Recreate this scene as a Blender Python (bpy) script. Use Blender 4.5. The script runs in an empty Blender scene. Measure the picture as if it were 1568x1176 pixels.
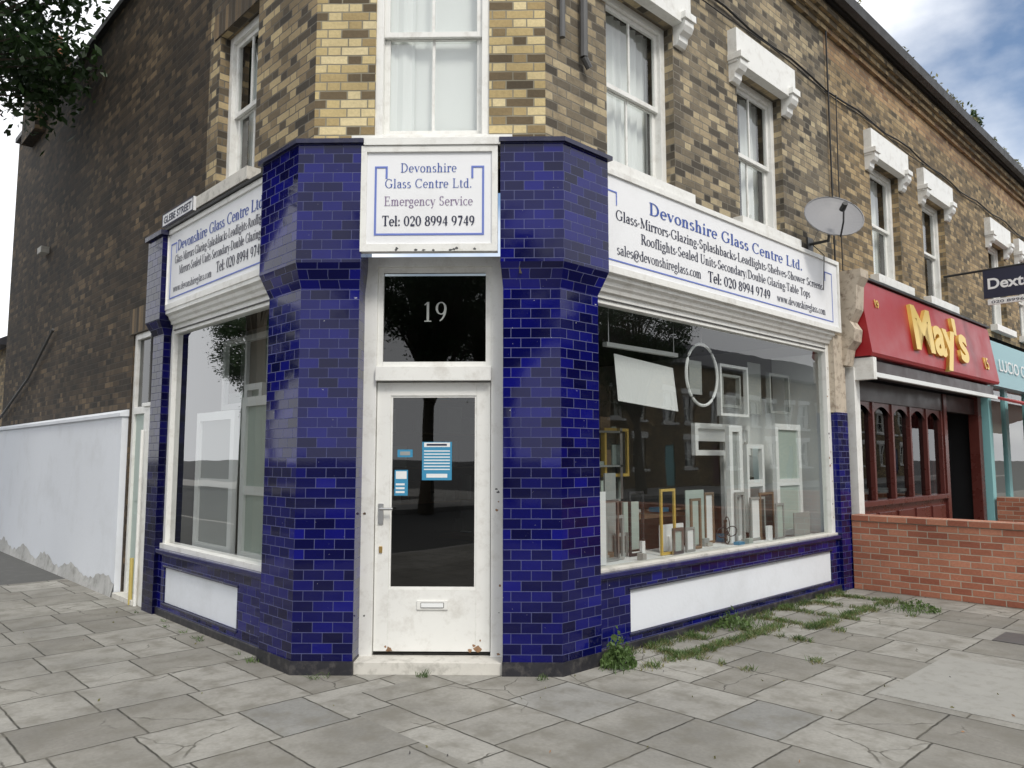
import bpy, bmesh, math, random
from mathutils import Vector, Matrix
random.seed(7)
scene=bpy.context.scene
R2=math.sqrt(2)
# ---------------------------------------------------------------- materials
MATS={}
class NB:
    def __init__(s,name):
        s.m=bpy.data.materials.new(name); s.m.use_nodes=True
        s.nt=s.m.node_tree; s.nt.nodes.clear()
        s.out=s.n('ShaderNodeOutputMaterial')
        MATS[name]=s.m
    def n(s,t,**k):
        nd=s.nt.nodes.new(t)
        for a,b in k.items(): setattr(nd,a,b)
        return nd
    def l(s,a,b): s.nt.links.new(a,b)
    def inp(s,sock,v):
        if isinstance(v,bpy.types.NodeSocket): s.l(v,sock)
        else: sock.default_value=v
    def math(s,op,a,b=0.0,c=None,clamp=False):
        nd=s.n('ShaderNodeMath',operation=op); nd.use_clamp=clamp
        s.inp(nd.inputs[0],a); s.inp(nd.inputs[1],b)
        if c is not None: s.inp(nd.inputs[2],c)
        return nd.outputs[0]
    def mix(s,f,a,b,mode='MIX'):
        nd=s.n('ShaderNodeMix',data_type='RGBA',blend_type=mode)
        s.inp(nd.inputs[0],f); s.inp(nd.inputs[6],a); s.inp(nd.inputs[7],b)
        return nd.outputs[2]
    def noise(s,vec,scale,detail=2,rough=.55):
        nd=s.n('ShaderNodeTexNoise'); nd.inputs['Scale'].default_value=scale
        nd.inputs['Detail'].default_value=detail; nd.inputs['Roughness'].default_value=rough
        if vec is not None: s.l(vec,nd.inputs['Vector'])
        return nd.outputs[0]
    def ramp(s,f,stops,interp='LINEAR'):
        nd=s.n('ShaderNodeValToRGB'); cr=nd.color_ramp; cr.interpolation=interp
        while len(cr.elements)<len(stops): cr.elements.new(.5)
        for e,(p,c) in zip(cr.elements,stops):
            e.position=p; e.color=(*c,1) if len(c)==3 else c
        s.inp(nd.inputs[0],f); return nd.outputs[0]
    def mr(s,v,a,b,c=0.0,d=1.0,smooth=False):
        nd=s.n('ShaderNodeMapRange'); nd.clamp=True
        if smooth: nd.interpolation_type='SMOOTHSTEP'
        s.inp(nd.inputs[0],v)
        for i,x in zip((1,2,3,4),(a,b,c,d)): s.inp(nd.inputs[i],x)
        return nd.outputs[0]
    def principled(s,col,rough=.6,bump=None,bstr=.3,bdist=.01,metal=0,coat=0,spec=None):
        p=s.n('ShaderNodeBsdfPrincipled')
        s.inp(p.inputs['Base Color'],col); s.inp(p.inputs['Roughness'],rough)
        p.inputs['Metallic'].default_value=metal
        p.inputs['Coat Weight'].default_value=coat
        if spec is not None: p.inputs['Specular IOR Level'].default_value=spec
        if bump is not None:
            b=s.n('ShaderNodeBump'); b.inputs['Strength'].default_value=bstr; b.inputs['Distance'].default_value=bdist
            s.l(bump,b.inputs['Height']); s.l(b.outputs[0],p.inputs['Normal'])
        s.l(p.outputs[0],s.out.inputs[0]); return p
def g3(v): return (v,v,v,1)
def c4(c): return (*c,1)
def simple(name,col,rough=.5,var=.12,scale=3,dirt=None,dirtamt=.3,bstr=0,metal=0,coat=0,spec=None,bscale=60):
    b=NB(name)
    if var<.07 and not dirt and not bstr:
        b.principled(c4(col),rough,metal=metal,coat=coat,spec=spec); return
    tc=b.n('ShaderNodeTexCoord').outputs['Object']
    n1=b.noise(tc,scale,3,.65)
    c=b.mix(1.0,c4(col),b.mix(n1,g3(1-var),g3(1+var)),'MULTIPLY')
    if dirt:
        n2=b.noise(tc,scale*1.7,5,.7)
        c=b.mix(b.math('MULTIPLY',b.mr(n2,.5,.72),dirtamt),c,c4(dirt))
    n3=b.noise(tc,bscale,2) if bstr else None
    b.principled(c,b.mr(n1,.3,.7,max(rough-.08,.02),rough+.08),n3,bstr,.003,metal,coat,spec)
def masonry(name,L,H,R,m,stops,mortar,rough=.85,bstr=.6,tilt=0,dirt=None,coat=0,soft=.0015,chips=None,bd=.006,wob=.004,mort_rough=.9,grime=.35,fvar=.28,spec=None,cracks=False):
    b=NB(name); uv=b.n('ShaderNodeTexCoord').outputs['UV']
    if wob>.001:
        nz=b.n('ShaderNodeTexNoise'); nz.inputs['Scale'].default_value=9; nz.inputs['Detail'].default_value=1; b.l(uv,nz.inputs['Vector'])
        vm=b.n('ShaderNodeVectorMath',operation='MULTIPLY_ADD'); b.l(nz.outputs[1],vm.inputs[0])
        vm.inputs[1].default_value=(wob*2,wob*2,0); b.l(uv,vm.inputs[2]); src=vm.outputs[0]
    else: src=uv
    sp=b.n('ShaderNodeSeparateXYZ'); b.l(src,sp.inputs[0]); x,y=sp.outputs[0],sp.outputs[1]
    row=b.math('FLOOR',b.math('DIVIDE',y,R)); fy=b.math('SUBTRACT',y,b.math('MULTIPLY',row,R))
    P=L+H
    xo=b.math('ADD',b.math('DIVIDE',x,P),b.math('MULTIPLY',row,.5))
    cell=b.math('FLOOR',xo); fx=b.math('MULTIPLY',b.math('SUBTRACT',xo,cell),P)
    hd=b.math('GREATER_THAN',fx,L)
    d=b.math('MINIMUM',b.math('MINIMUM',fx,b.math('ABSOLUTE',b.math('SUBTRACT',fx,L))),b.math('SUBTRACT',P,fx))
    d=b.math('MINIMUM',d,b.math('MINIMUM',fy,b.math('SUBTRACT',R,fy)))
    mask=b.mr(d,m*.5-soft,m*.5+soft,0,1,True)
    cb=b.n('ShaderNodeCombineXYZ'); b.l(b.math('ADD',b.math('MULTIPLY',cell,2),hd),cb.inputs[0]); b.l(row,cb.inputs[1]); cb.inputs[2].default_value=3.7
    wn=b.n('ShaderNodeTexWhiteNoise',noise_dimensions='3D'); b.l(cb.outputs[0],wn.inputs[0])
    col=b.ramp(wn.outputs[0],stops)
    fine=b.noise(uv,38,3,.65); big=b.noise(uv,.9,3,.6); mid=b.noise(uv,5,3,.65)
    col=b.mix(1.0,col,b.mix(fine,g3(1-fvar),g3(1+fvar)),'MULTIPLY')
    mc=b.mix(1.0,c4(mortar),b.mix(mid,g3(.6),g3(1.35)),'MULTIPLY')
    if cracks:
        vo=b.n('ShaderNodeTexVoronoi',feature='DISTANCE_TO_EDGE'); vo.inputs['Scale'].default_value=1.15
        v2=b.n('ShaderNodeVectorMath',operation='MULTIPLY_ADD'); n5=b.n('ShaderNodeTexNoise'); n5.inputs['Scale'].default_value=3; n5.inputs['Detail'].default_value=4; b.l(uv,n5.inputs['Vector'])
        b.l(n5.outputs[1],v2.inputs[0]); v2.inputs[1].default_value=(.25,.25,0); b.l(uv,v2.inputs[2]); b.l(v2.outputs[0],vo.inputs['Vector'])
        ck=b.math('MULTIPLY',b.mr(vo.outputs['Distance'],.002,.007,1,0),b.mr(big,.52,.58))
        mask=b.math('MULTIPLY',mask,b.math('SUBTRACT',1.0,b.math('MULTIPLY',ck,.8)))
    col=b.mix(mask,mc,col)
    col=b.mix(1.0,col,b.mix(b.mr(big,.3,.7),g3(1-grime),g3(1.15)),'MULTIPLY')
    if dirt:
        dc,amt,lo,hi=dirt
        col=b.mix(b.math('MULTIPLY',b.mr(mid,lo,hi),amt),col,c4(dc))
    if chips:
        col=b.mix(b.mr(b.math('ADD',fine,b.math('MULTIPLY',mid,.5)),1.0,1.03),col,c4(chips))
    h=b.math('ADD',mask,b.math('MULTIPLY',fine,.5 if tilt==0 else .04))
    if tilt:
        s3=b.n('ShaderNodeSeparateColor'); b.l(wn.outputs[1],s3.inputs[0])
        h=b.math('ADD',h,b.math('MULTIPLY',b.math('MULTIPLY',b.math('SUBTRACT',fx,P/2),b.math('SUBTRACT',s3.outputs[0],.5)),tilt))
        h=b.math('ADD',h,b.math('MULTIPLY',b.math('MULTIPLY',fy,b.math('SUBTRACT',s3.outputs[1],.5)),tilt))
    b.principled(col,b.mix(mask,g3(mort_rough),g3(rough)),h,bstr,bd,0,coat,spec)

masonry('brick_centre',.225,.1125,.075,.011,[(0,(.07,.052,.03)),(.2,(.15,.11,.06)),(.32,(.38,.28,.13)),(.6,(.57,.45,.22)),(1,(.70,.59,.35))],(.27,.245,.18),grime=.25)
masonry('brick_right',.225,.1125,.075,.011,[(0,(.055,.046,.034)),(.3,(.15,.125,.09)),(.6,(.27,.22,.145)),(.85,(.40,.32,.20)),(1,(.52,.43,.27))],(.21,.19,.15),dirt=((.06,.052,.042),.6,.5,.75))
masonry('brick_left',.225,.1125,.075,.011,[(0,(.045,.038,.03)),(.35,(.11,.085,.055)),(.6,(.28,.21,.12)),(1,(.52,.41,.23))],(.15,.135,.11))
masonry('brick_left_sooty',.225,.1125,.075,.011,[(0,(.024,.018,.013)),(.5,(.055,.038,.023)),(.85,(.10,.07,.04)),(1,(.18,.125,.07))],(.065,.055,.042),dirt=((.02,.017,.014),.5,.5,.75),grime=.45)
masonry('brick_yellow',.225,.1125,.075,.011,[(0,(.08,.062,.036)),(.3,(.18,.13,.07)),(.7,(.33,.235,.12)),(1,(.45,.335,.18))],(.18,.155,.115),dirt=((.09,.075,.055),.5,.48,.72))
masonry('brick_orange',.225,.1125,.075,.011,[(0,(.18,.10,.055)),(.5,(.34,.215,.11)),(1,(.46,.31,.16))],(.22,.19,.14))
masonry('brick_red',.215,0,.075,.011,[(0,(.27,.085,.05)),(.5,(.38,.145,.085)),(1,(.48,.21,.13))],(.40,.34,.27),grime=.2,chips=(.6,.55,.48))
masonry('brick_soldier',.075,0,.34,.01,[(0,(.05,.04,.03)),(.5,(.12,.09,.06)),(1,(.26,.18,.10))],(.12,.11,.09))
BT=[(0,(.0018,.002,.036)),(.4,(.0025,.003,.068)),(.8,(.004,.0045,.115)),(1,(.006,.007,.17))]
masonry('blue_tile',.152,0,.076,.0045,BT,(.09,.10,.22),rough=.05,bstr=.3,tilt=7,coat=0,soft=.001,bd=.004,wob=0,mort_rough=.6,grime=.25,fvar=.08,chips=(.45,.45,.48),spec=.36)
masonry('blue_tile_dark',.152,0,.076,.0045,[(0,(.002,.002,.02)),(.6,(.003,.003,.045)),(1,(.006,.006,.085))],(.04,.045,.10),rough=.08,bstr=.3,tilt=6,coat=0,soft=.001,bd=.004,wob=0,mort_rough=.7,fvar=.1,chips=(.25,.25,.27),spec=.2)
masonry('paving',.62,.44,.60,.012,[(0,(.205,.195,.172)),(.3,(.25,.24,.213)),(.7,(.285,.275,.247)),(.95,(.33,.32,.29)),(1,(.215,.215,.205))],(.045,.042,.032),rough=.85,bstr=.5,tilt=.7,soft=.004,bd=.01,wob=.007,dirt=((.15,.14,.115),.65,.46,.66),grime=.34,fvar=.26,cracks=True)
simple('white_paint',(.80,.80,.77),.38,.05,4,(.34,.30,.24),.35)
simple('white_upvc',(.84,.86,.86),.25,.03,2)
simple('white_board',(.83,.84,.86),.4,.03,1.2,(.6,.6,.58),.25)
simple('white_render',(.74,.77,.82),.75,.05,.8,(.50,.51,.52),.3,.5,bscale=25)
simple('grey_render',(.42,.42,.41),.85,.25,4,(.16,.16,.14),.7,.8,bscale=20)
simple('peeling_render',(.52,.45,.36),.8,.2,6,(.16,.11,.08),.9,.8,bscale=20)
simple('peeled_wood',(.30,.17,.09),.8,.2,12,(.1,.07,.05),.7)
simple('stone_sill',(.62,.60,.55),.7,.12,5,(.2,.19,.16),.6,.4)
simple('concrete_patch',(.29,.285,.262),.85,.12,5,(.20,.19,.165),.65,.4)
simple('black_plinth',(.02,.02,.026),.5,.5,6,(.13,.12,.11),.6,.6,bscale=18)
simple('blue_gloss',(.008,.009,.08),.15,.3,6,(.1,.1,.12),.4)
simple('coping_blue',(.012,.013,.05),.3,.3,6,(.1,.1,.1),.4)
simple('gutter_black',(.02,.02,.02),.5,.3,4)
simple('pipe_grey',(.09,.09,.09),.5,.3,4)
simple('slate',(.07,.07,.08),.6,.3,5)
simple('asphalt',(.055,.055,.055),.9,.25,3,(.09,.09,.085),.5,.6,bscale=90)
simple('asphalt_path',(.085,.085,.082),.9,.25,3,(.13,.13,.12),.5,.6,bscale=90)
simple('kerb_stone',(.3,.29,.27),.8,.15,5)
simple('ink_blue',(.04,.09,.36),.5,.0)
simple('ink_navy',(.012,.016,.05),.5,.0)
simple('ink_pale',(.22,.16,.28),.5,.0)
simple('border_blue',(.14,.20,.55),.5,.05)
simple('curtain',(.80,.82,.81),.9,.06,2)
simple('dark_room',(.02,.02,.022),.9,.2,2)
simple('interior_wall',(.40,.40,.37),.9,.1,1)
simple('interior_dark',(.045,.05,.045),.9,.2,1)
simple('interior_floor',(.08,.075,.07),.6,.2,2)
simple('card_white',(.78,.8,.8),.7,.04,2)
simple('card_grey',(.30,.32,.31),.7,.1,2)
simple('card_green',(.42,.50,.46),.5,.1,2)
simple('card_brown',(.20,.14,.09),.7,.2,3)
simple('steel',(.5,.5,.5),.3,.05,4,metal=1)
simple('brass',(.6,.4,.15),.3,.05,4,metal=1)
simple('poster_blue',(.04,.26,.45),.4,.05)
simple('dish_grey',(.22,.22,.23),.55,.12,6)
simple('red_fascia',(.33,.010,.016),.4,.08,2)
simple('gold',(.78,.55,.13),.35,.05,4,metal=.35)
simple('maroon_wood',(.10,.025,.02),.3,.3,3)
simple('dark_wood',(.03,.016,.014),.35,.3,3)
simple('teal_paint',(.24,.50,.52),.45,.06,2)
simple('teal_sign',(.22,.42,.46),.4,.04,2)
simple('awning_red',(.36,.06,.06),.8,.08,3)
simple('navy_board',(.02,.022,.05),.4,.05)
simple('terracotta',(.35,.13,.07),.8,.2,5)
simple('bark',(.09,.075,.055),.9,.3,8,bstr=.8,bscale=20)
simple('yellow_pipe',(.5,.4,.12),.6,.2,5)
def leafmat(name,c1,c2):
    b=NB(name); tc=b.n('ShaderNodeTexCoord').outputs['Object']
    col=b.ramp(b.noise(tc,3.5,2,.7),[(.3,c1),(.7,c2)])
    p=b.principled(col,.5)
    t=b.n('ShaderNodeBsdfTranslucent'); b.l(col,t.inputs[0])
    mx=b.n('ShaderNodeMixShader'); mx.inputs[0].default_value=.25
    b.l(p.outputs[0],mx.inputs[1]); b.l(t.outputs[0],mx.inputs[2]); b.l(mx.outputs[0],b.out.inputs[0])
leafmat('leaves',(.014,.036,.010),(.04,.085,.02))
leafmat('weed_leaf',(.05,.10,.025),(.13,.2,.06))
leafmat('dry_grass',(.13,.14,.05),(.24,.22,.10))
def glassmat(name,tint,base):
    b=NB(name); lw=b.n('ShaderNodeLayerWeight'); lw.inputs[0].default_value=.5
    f=b.math('ADD',b.math('MULTIPLY',b.math('POWER',lw.outputs['Facing'],5.0),1-base),base,clamp=True)
    tc=b.n('ShaderNodeTexCoord').outputs['Object']
    tr=b.n('ShaderNodeBsdfTransparent'); tr.inputs[0].default_value=c4(tint)
    gl=b.n('ShaderNodeBsdfGlossy'); gl.inputs['Roughness'].default_value=.01
    bp=b.n('ShaderNodeBump'); bp.inputs['Strength'].default_value=.03; bp.inputs['Distance'].default_value=.05
    b.l(b.noise(tc,1.6,1),bp.inputs['Height']); b.l(bp.outputs[0],gl.inputs['Normal'])
    mx=b.n('ShaderNodeMixShader'); b.l(f,mx.inputs[0]); b.l(tr.outputs[0],mx.inputs[1]); b.l(gl.outputs[0],mx.inputs[2])
    b.l(mx.outputs[0],b.out.inputs[0])
glassmat('glass',(.93,.95,.94),.15)
glassmat('glass_side',(.93,.95,.94),.36)
glassmat('glass_dark',(.30,.32,.32),.09)

# ---------------------------------------------------------------- mesh builder
class Frame:
    def __init__(s,o,u):
        s.o=Vector(o); s.u=Vector(u).normalized(); s.z=Vector((0,0,1)); s.n=s.u.cross(s.z)
    def P(s,u,o,z): return s.o+s.u*u+s.n*o+s.z*z
    def mat(s): return Matrix((s.u,s.z,s.n)).transposed()
FR=Frame((0,4.09,0),(1,0,0))
FL=Frame((2.97,0,0),(0,-1,0))
rc=5.93
FC=Frame((rc/R2,rc/R2,0),(1,-1,0))
class MB:
    def __init__(s): s.v=[];s.f=[];s.uv=[];s.mi=[];s.ms=[]
    def m(s,name):
        if name not in s.ms: s.ms.append(name)
        return s.ms.index(name)
    def poly(s,pts,uvs,mat):
        i=len(s.v); s.v+= [tuple(p) for p in pts]; s.f.append(list(range(i,i+len(pts)))); s.uv.append(uvs); s.mi.append(s.m(mat))
    def box(s,F,u0,u1,o0,o1,z0,z1,mat):
        if u0>u1:u0,u1=u1,u0
        if o0>o1:o0,o1=o1,o0
        if z0>z1:z0,z1=z1,z0
        i=len(s.v)
        C=[(u,o,z) for z in (z0,z1) for o in (o0,o1) for u in (u0,u1)]
        s.v+=[tuple(F.P(*c)) for c in C]
        for idx,k in (((0,1,5,4),'o'),((2,3,7,6),'o'),((0,2,6,4),'u'),((1,3,7,5),'u'),((0,1,3,2),'z'),((4,5,7,6),'z')):
            s.f.append([i+j for j in idx])
            s.uv.append([((C[j][0],C[j][2]) if k=='o' else (C[j][1],C[j][2]) if k=='u' else (C[j][0],C[j][1])) for j in idx]); s.mi.append(s.m(mat))
    def quad(s,F,u0,u1,o,z0,z1,mat):
        s.poly([F.P(u0,o,z0),F.P(u1,o,z0),F.P(u1,o,z1),F.P(u0,o,z1)],[(u0,z0),(u1,z0),(u1,z1),(u0,z1)],mat)
    def prism(s,b,t,z0,z1,mat,cap=True,off=0):
        n=len(b); L=off
        for i in range(n):
            a,c=Vector(b[i]),Vector(b[(i+1)%n]); ta,tc=Vector(t[i]),Vector(t[(i+1)%n]); w=(c-a).length
            s.poly([(*a,z0),(*c,z0),(*tc,z1),(*ta,z1)],[(L,z0),(L+w,z0),(L+w,z1),(L,z1)],mat)
            L+=math.ceil(w/.152)*.152
        if cap:
            s.poly([(*p,z1) for p in t],[tuple(p) for p in t],mat); s.poly([(*p,z0) for p in b],[tuple(p) for p in b],mat)
    def sweep(s,F,prof,u0,u1,mat):
        n=len(prof)
        for i in range(n):
            a,b=prof[i],prof[(i+1)%n]; w=math.hypot(b[0]-a[0],b[1]-a[1])
            s.poly([F.P(u0,*a),F.P(u1,*a),F.P(u1,*b),F.P(u0,*b)],[(u0,0),(u1,0),(u1,w),(u0,w)],mat)
        s.poly([F.P(u0,*p) for p in prof],[p for p in prof],mat); s.poly([F.P(u1,*p) for p in prof],[p for p in prof],mat)
    def tube(s,pts,rad,mat,seg=8):
        rings=[]
        pts=[Vector(p) for p in pts]
        if not isinstance(rad,(list,tuple)): rad=[rad]*len(pts)
        for k,p in enumerate(pts):
            d=(pts[min(k+1,len(pts)-1)]-pts[max(k-1,0)]).normalized()
            a=d.orthogonal().normalized() if abs(d.z)<.9 else Vector((1,0,0)); a=(a-d*a.dot(d)).normalized(); b=d.cross(a)
            i=len(s.v); s.v+=[tuple(p+(a*math.cos(t*2*math.pi/seg)+b*math.sin(t*2*math.pi/seg))*rad[k]) for t in range(seg)]; rings.append(i)
        mi=s.m(mat)
        for a,b in zip(rings,rings[1:]):
            for t in range(seg):
                s.f.append([a+t,a+(t+1)%seg,b+(t+1)%seg,b+t]); s.uv.append([(0,0)]*4); s.mi.append(mi)
        for r in (rings[0],rings[-1]):
            s.f.append([r+t for t in range(seg)]); s.uv.append([(0,0)]*seg); s.mi.append(mi)
    def make(s,name,parent=None,bevel=0,recalc=True,smooth=False):
        me=bpy.data.meshes.new(name); me.from_pydata(s.v,[],s.f)
        for n in s.ms: me.materials.append(MATS[n])
        ul=me.uv_layers.new(name='UVMap'); k=0
        for p,uv,mi in zip(me.polygons,s.uv,s.mi):
            p.material_index=mi
            for j,li in enumerate(p.loop_indices): ul.data[li].uv=uv[j]
            p.use_smooth=smooth
        if recalc:
            bm=bmesh.new(); bm.from_mesh(me); bmesh.ops.recalc_face_normals(bm,faces=bm.faces); bm.to_mesh(me); bm.free()
        ob=bpy.data.objects.new(name,me); scene.collection.objects.link(ob)
        if parent: ob.parent=parent
        if bevel:
            md=ob.modifiers.new('bevel','BEVEL'); md.width=bevel; md.segments=2; md.limit_method='ANGLE'
        return ob
def empty(name):
    e=bpy.data.objects.new(name,None); scene.collection.objects.link(e); return e
def text(name,parent,F,s,u,o,z,size,mat,width=None,align='CENTER',offset=0,ext=.0008,shear=0,spacing=1,tilt=None):
    cu=bpy.data.curves.new(name,'FONT'); cu.body=s; cu.size=size; cu.align_x=align; cu.offset=offset; cu.extrude=ext; cu.shear=shear; cu.space_character=spacing
    cu.materials.append(MATS[mat]); ob=bpy.data.objects.new(name,cu); scene.collection.objects.link(ob)
    M=F.mat().to_4x4()
    if tilt: M=M@Matrix.Rotation(tilt,4,'X')
    ob.matrix_world=Matrix.Translation(F.P(u,o,z))@M
    if width:
        bpy.context.view_layer.update(); w=ob.dimensions.x
        if w>0: ob.matrix_world=ob.matrix_world@Matrix.Diagonal((width/w,1,1,1))
    ob.parent=parent; return ob
# ---- small serif alphabet for the painted signs: V thick stem, L line, A arc, S serif, O dot
def V(x,a,b): return ('L',x,a,x,b,1)
def L_(x0,y0,x1,y1,t=0): return ('L',x0,y0,x1,y1,t)
def A(cx,cy,rx,ry,a0,a1): return ('A',cx,cy,rx,ry,a0,a1)
def S_(x,y,w): return ('S',x,y,w)
def O_(x,y): return ('O',x,y)
def stem(x,h,top=True): return [V(x,0,h),S_(x,.015,.25)]+([S_(x,h-.015,.25)] if top else [S_(x-.05,h-.02,.13)])
def arch(x0,x1): return [A((x0+x1)/2,.30,(x1-x0)/2,.15,0,180),V(x1,0,.31),S_(x1,.015,.23)]
GL={' ':(.28,[]),
'D':(.74,stem(.16,.7)+[L_(.16,.018,.3,.018),L_(.16,.682,.3,.682),A(.28,.35,.36,.334,-90,90)]),
'G':(.76,[A(.38,.35,.31,.335,40,325),V(.63,.06,.30),S_(.62,.30,.24),L_(.62,.5,.62,.68)]),
'C':(.70,[A(.38,.35,.31,.335,42,318),L_(.62,.5,.62,.69)]),
'L':(.62,stem(.16,.7)+[L_(.16,.018,.56,.018),L_(.565,0,.565,.18)]),
'E':(.64,stem(.16,.7)+[L_(.16,.018,.57,.018),L_(.57,0,.57,.17),L_(.16,.682,.54,.682),L_(.54,.54,.54,.7),L_(.16,.36,.42,.36),L_(.42,.27,.42,.45)]),
'S':(.54,[A(.27,.52,.16,.165,30,260),A(.26,.18,.18,.165,-150,80),L_(.41,.54,.41,.69),L_(.09,.02,.09,.18)]),
'T':(.66,[V(.33,0,.7),S_(.33,.015,.28),L_(.05,.682,.61,.682),L_(.05,.54,.05,.7),L_(.61,.54,.61,.7)]),
'M':(.90,[L_(.14,0,.14,.7),S_(.13,.015,.22),L_(.16,.69,.45,.05,1),L_(.45,.05,.73,.69),V(.75,0,.7),S_(.75,.015,.26),S_(.12,.685,.16),S_(.78,.685,.2)]),
'R':(.68,stem(.16,.7)+[L_(.16,.682,.3,.682),L_(.16,.36,.3,.36),A(.28,.52,.20,.16,-90,90),L_(.32,.36,.60,.02,1),S_(.62,.015,.14)]),
'U':(.72,[V(.15,.22,.7),A(.36,.23,.21,.22,180,360),L_(.57,.22,.57,.7),S_(.15,.685,.25),S_(.57,.685,.2)]),
'a':(.47,[A(.22,.33,.13,.12,0,165),V(.35,.03,.34),A(.23,.14,.15,.125,50,310),S_(.41,.02,.1)]),
'b':(.53,[V(.13,0,.7),S_(.08,.685,.13),A(.28,.23,.18,.22,-130,130)]),
'c':(.44,[A(.25,.23,.19,.22,45,318)]),
'd':(.55,[V(.41,0,.7),S_(.36,.685,.13),S_(.46,.015,.12),A(.26,.23,.18,.22,50,310)]),
'e':(.47,[A(.24,.23,.18,.22,0,315),L_(.08,.245,.42,.245)]),
'f':(.33,[V(.16,0,.56),A(.27,.56,.11,.13,25,180),L_(.04,.44,.31,.44),S_(.16,.015,.24)]),
'g':(.47,[A(.22,.31,.14,.14,0,360),A(.22,-.08,.18,.10,0,360),L_(.31,.42,.43,.44),L_(.12,.18,.12,.01)]),
'h':(.56,stem(.13,.7,False)+arch(.15,.41)),
'i':(.28,stem(.14,.45,False)+[O_(.14,.62)]),
'k':(.52,stem(.13,.7,False)+[L_(.16,.2,.4,.44),L_(.24,.27,.44,.02,1),S_(.4,.44,.16),S_(.46,.015,.14)]),
'l':(.28,stem(.14,.7,False)),
'm':(.80,stem(.13,.45,False)+arch(.15,.39)+arch(.41,.65)),
'n':(.56,stem(.13,.45,False)+arch(.15,.41)),
'o':(.50,[A(.25,.23,.19,.22,0,360)]),
'p':(.54,[V(.13,-.2,.45),S_(.13,-.19,.24),S_(.08,.435,.13),A(.28,.23,.18,.22,-130,130)]),
'r':(.39,stem(.13,.45,False)+[A(.27,.31,.13,.13,30,165),O_(.36,.40)]),
's':(.39,[A(.19,.345,.11,.10,30,265),A(.19,.12,.13,.11,-155,85)]),
't':(.32,[V(.14,.08,.58),L_(.03,.44,.3,.44),A(.23,.10,.09,.09,180,320)]),
'u':(.55,[V(.13,.12,.45),A(.26,.14,.13,.13,180,350),V(.40,0,.45),S_(.08,.435,.13),S_(.35,.435,.13),S_(.46,.015,.1)]),
'v':(.50,[L_(.08,.44,.26,.02,1),L_(.26,.02,.43,.44),S_(.08,.435,.2),S_(.43,.435,.15)]),
'w':(.74,[L_(.08,.44,.23,.02,1),L_(.23,.02,.38,.44),L_(.38,.44,.53,.02,1),L_(.53,.02,.67,.44),S_(.08,.435,.2),S_(.38,.435,.2),S_(.67,.435,.15)]),
'y':(.50,[L_(.08,.44,.26,.02,1),L_(.43,.44,.2,-.18),O_(.16,-.17),S_(.08,.435,.2),S_(.43,.435,.15)]),
'z':(.44,[L_(.06,.43,.38,.43),L_(.36,.42,.08,.03,1),L_(.06,.018,.39,.018)]),
'.':(.22,[O_(.10,.05)]),'·':(.26,[O_(.13,.24)]),':':(.24,[O_(.12,.05),O_(.12,.36)]),'/':(.34,[L_(.04,-.05,.3,.72)]),
'@':(.80,[A(.40,.24,.34,.38,0,320),A(.38,.24,.15,.17,0,360),L_(.55,.10,.56,.4)]),
'0':(.52,[A(.26,.33,.19,.32,0,360)]),'1':(.52,[V(.27,0,.66),S_(.27,.015,.28),L_(.14,.56,.25,.64)]),
'2':(.52,[A(.25,.47,.17,.18,-30,170),L_(.39,.38,.09,.04),L_(.07,.04,.45,.04,.7)]),
'4':(.52,[L_(.34,.64,.05,.2),L_(.04,.2,.48,.2),V(.35,0,.66)]),
'7':(.52,[L_(.07,.62,.46,.62,.7),L_(.44,.6,.2,.0,.8)]),
'8':(.52,[A(.26,.49,.14,.15,0,360),A(.26,.165,.18,.16,0,360)]),
'9':(.52,[A(.25,.45,.17,.2,0,360),A(.12,.45,.30,.44,-75,0)])}
def stext(name,parent,F,s,u,o,z,size,mat,width,align='CENTER',bold=1.0,sp=.02):
    m=MB(); tot=sum(GL[c][0]+sp for c in s); kx=width/tot; kz=size
    x0=u-(width/2 if align=='CENTER' else 0); TK=.105*bold; TN=.036*(1+(bold-1)*.8); n=[0]
    def q(pts):
        n[0]=(n[0]+1)%9; oo=o+n[0]*.00025
        m.poly([F.P(x0+px*kx,oo,z+py*kz) for px,py in pts],[(0,0)]*len(pts),mat)
    cx=0
    for c in s:
        w,st=GL[c]
        for g in st:
            if g[0]=='L':
                _,a,b,c2,d,t=g; wd=TN+(TK-TN)*t; dx,dy=c2-a,d-b; l=math.hypot(dx,dy); nx,ny=-dy/l*wd/2,dx/l*wd/2
                q([(cx+a+nx,b+ny),(cx+a-nx,b-ny),(cx+c2-nx,d-ny),(cx+c2+nx,d+ny)])
            elif g[0]=='S':
                _,a,b,wd=g; h=TN*.5; q([(cx+a-wd/2,b-h),(cx+a+wd/2,b-h),(cx+a+wd/2,b+h),(cx+a-wd/2,b+h)])
            elif g[0]=='O':
                _,a,b=g; r=.058*(1+(bold-1)*.6); q([(cx+a+r*math.cos(k*math.pi/4),b+r*math.sin(k*math.pi/4)) for k in range(8)])
            else:
                _,a,b,rx,ry,t0,t1=g; N_=max(5,int(abs(t1-t0)/24)); I_=[];O2=[]
                n[0]=(n[0]+1)%9; oo=o+n[0]*.00025
                for k in range(N_+1):
                    t=math.radians(t0+(t1-t0)*k/N_); cs,sn=math.cos(t),math.sin(t); wd=(TN+(TK-TN)*cs*cs)/2
                    I_.append((cx+a+(rx-wd)*cs,b+(ry-wd)*sn)); O2.append((cx+a+(rx+wd)*cs,b+(ry+wd)*sn))
                for k in range(N_):
                    m.poly([F.P(x0+px*kx,oo,z+py*kz) for px,py in (I_[k],O2[k],O2[k+1],I_[k+1])],[(0,0)]*4,mat)
        cx+=w+sp
    return m.make(name,parent,recalc=False)

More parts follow.
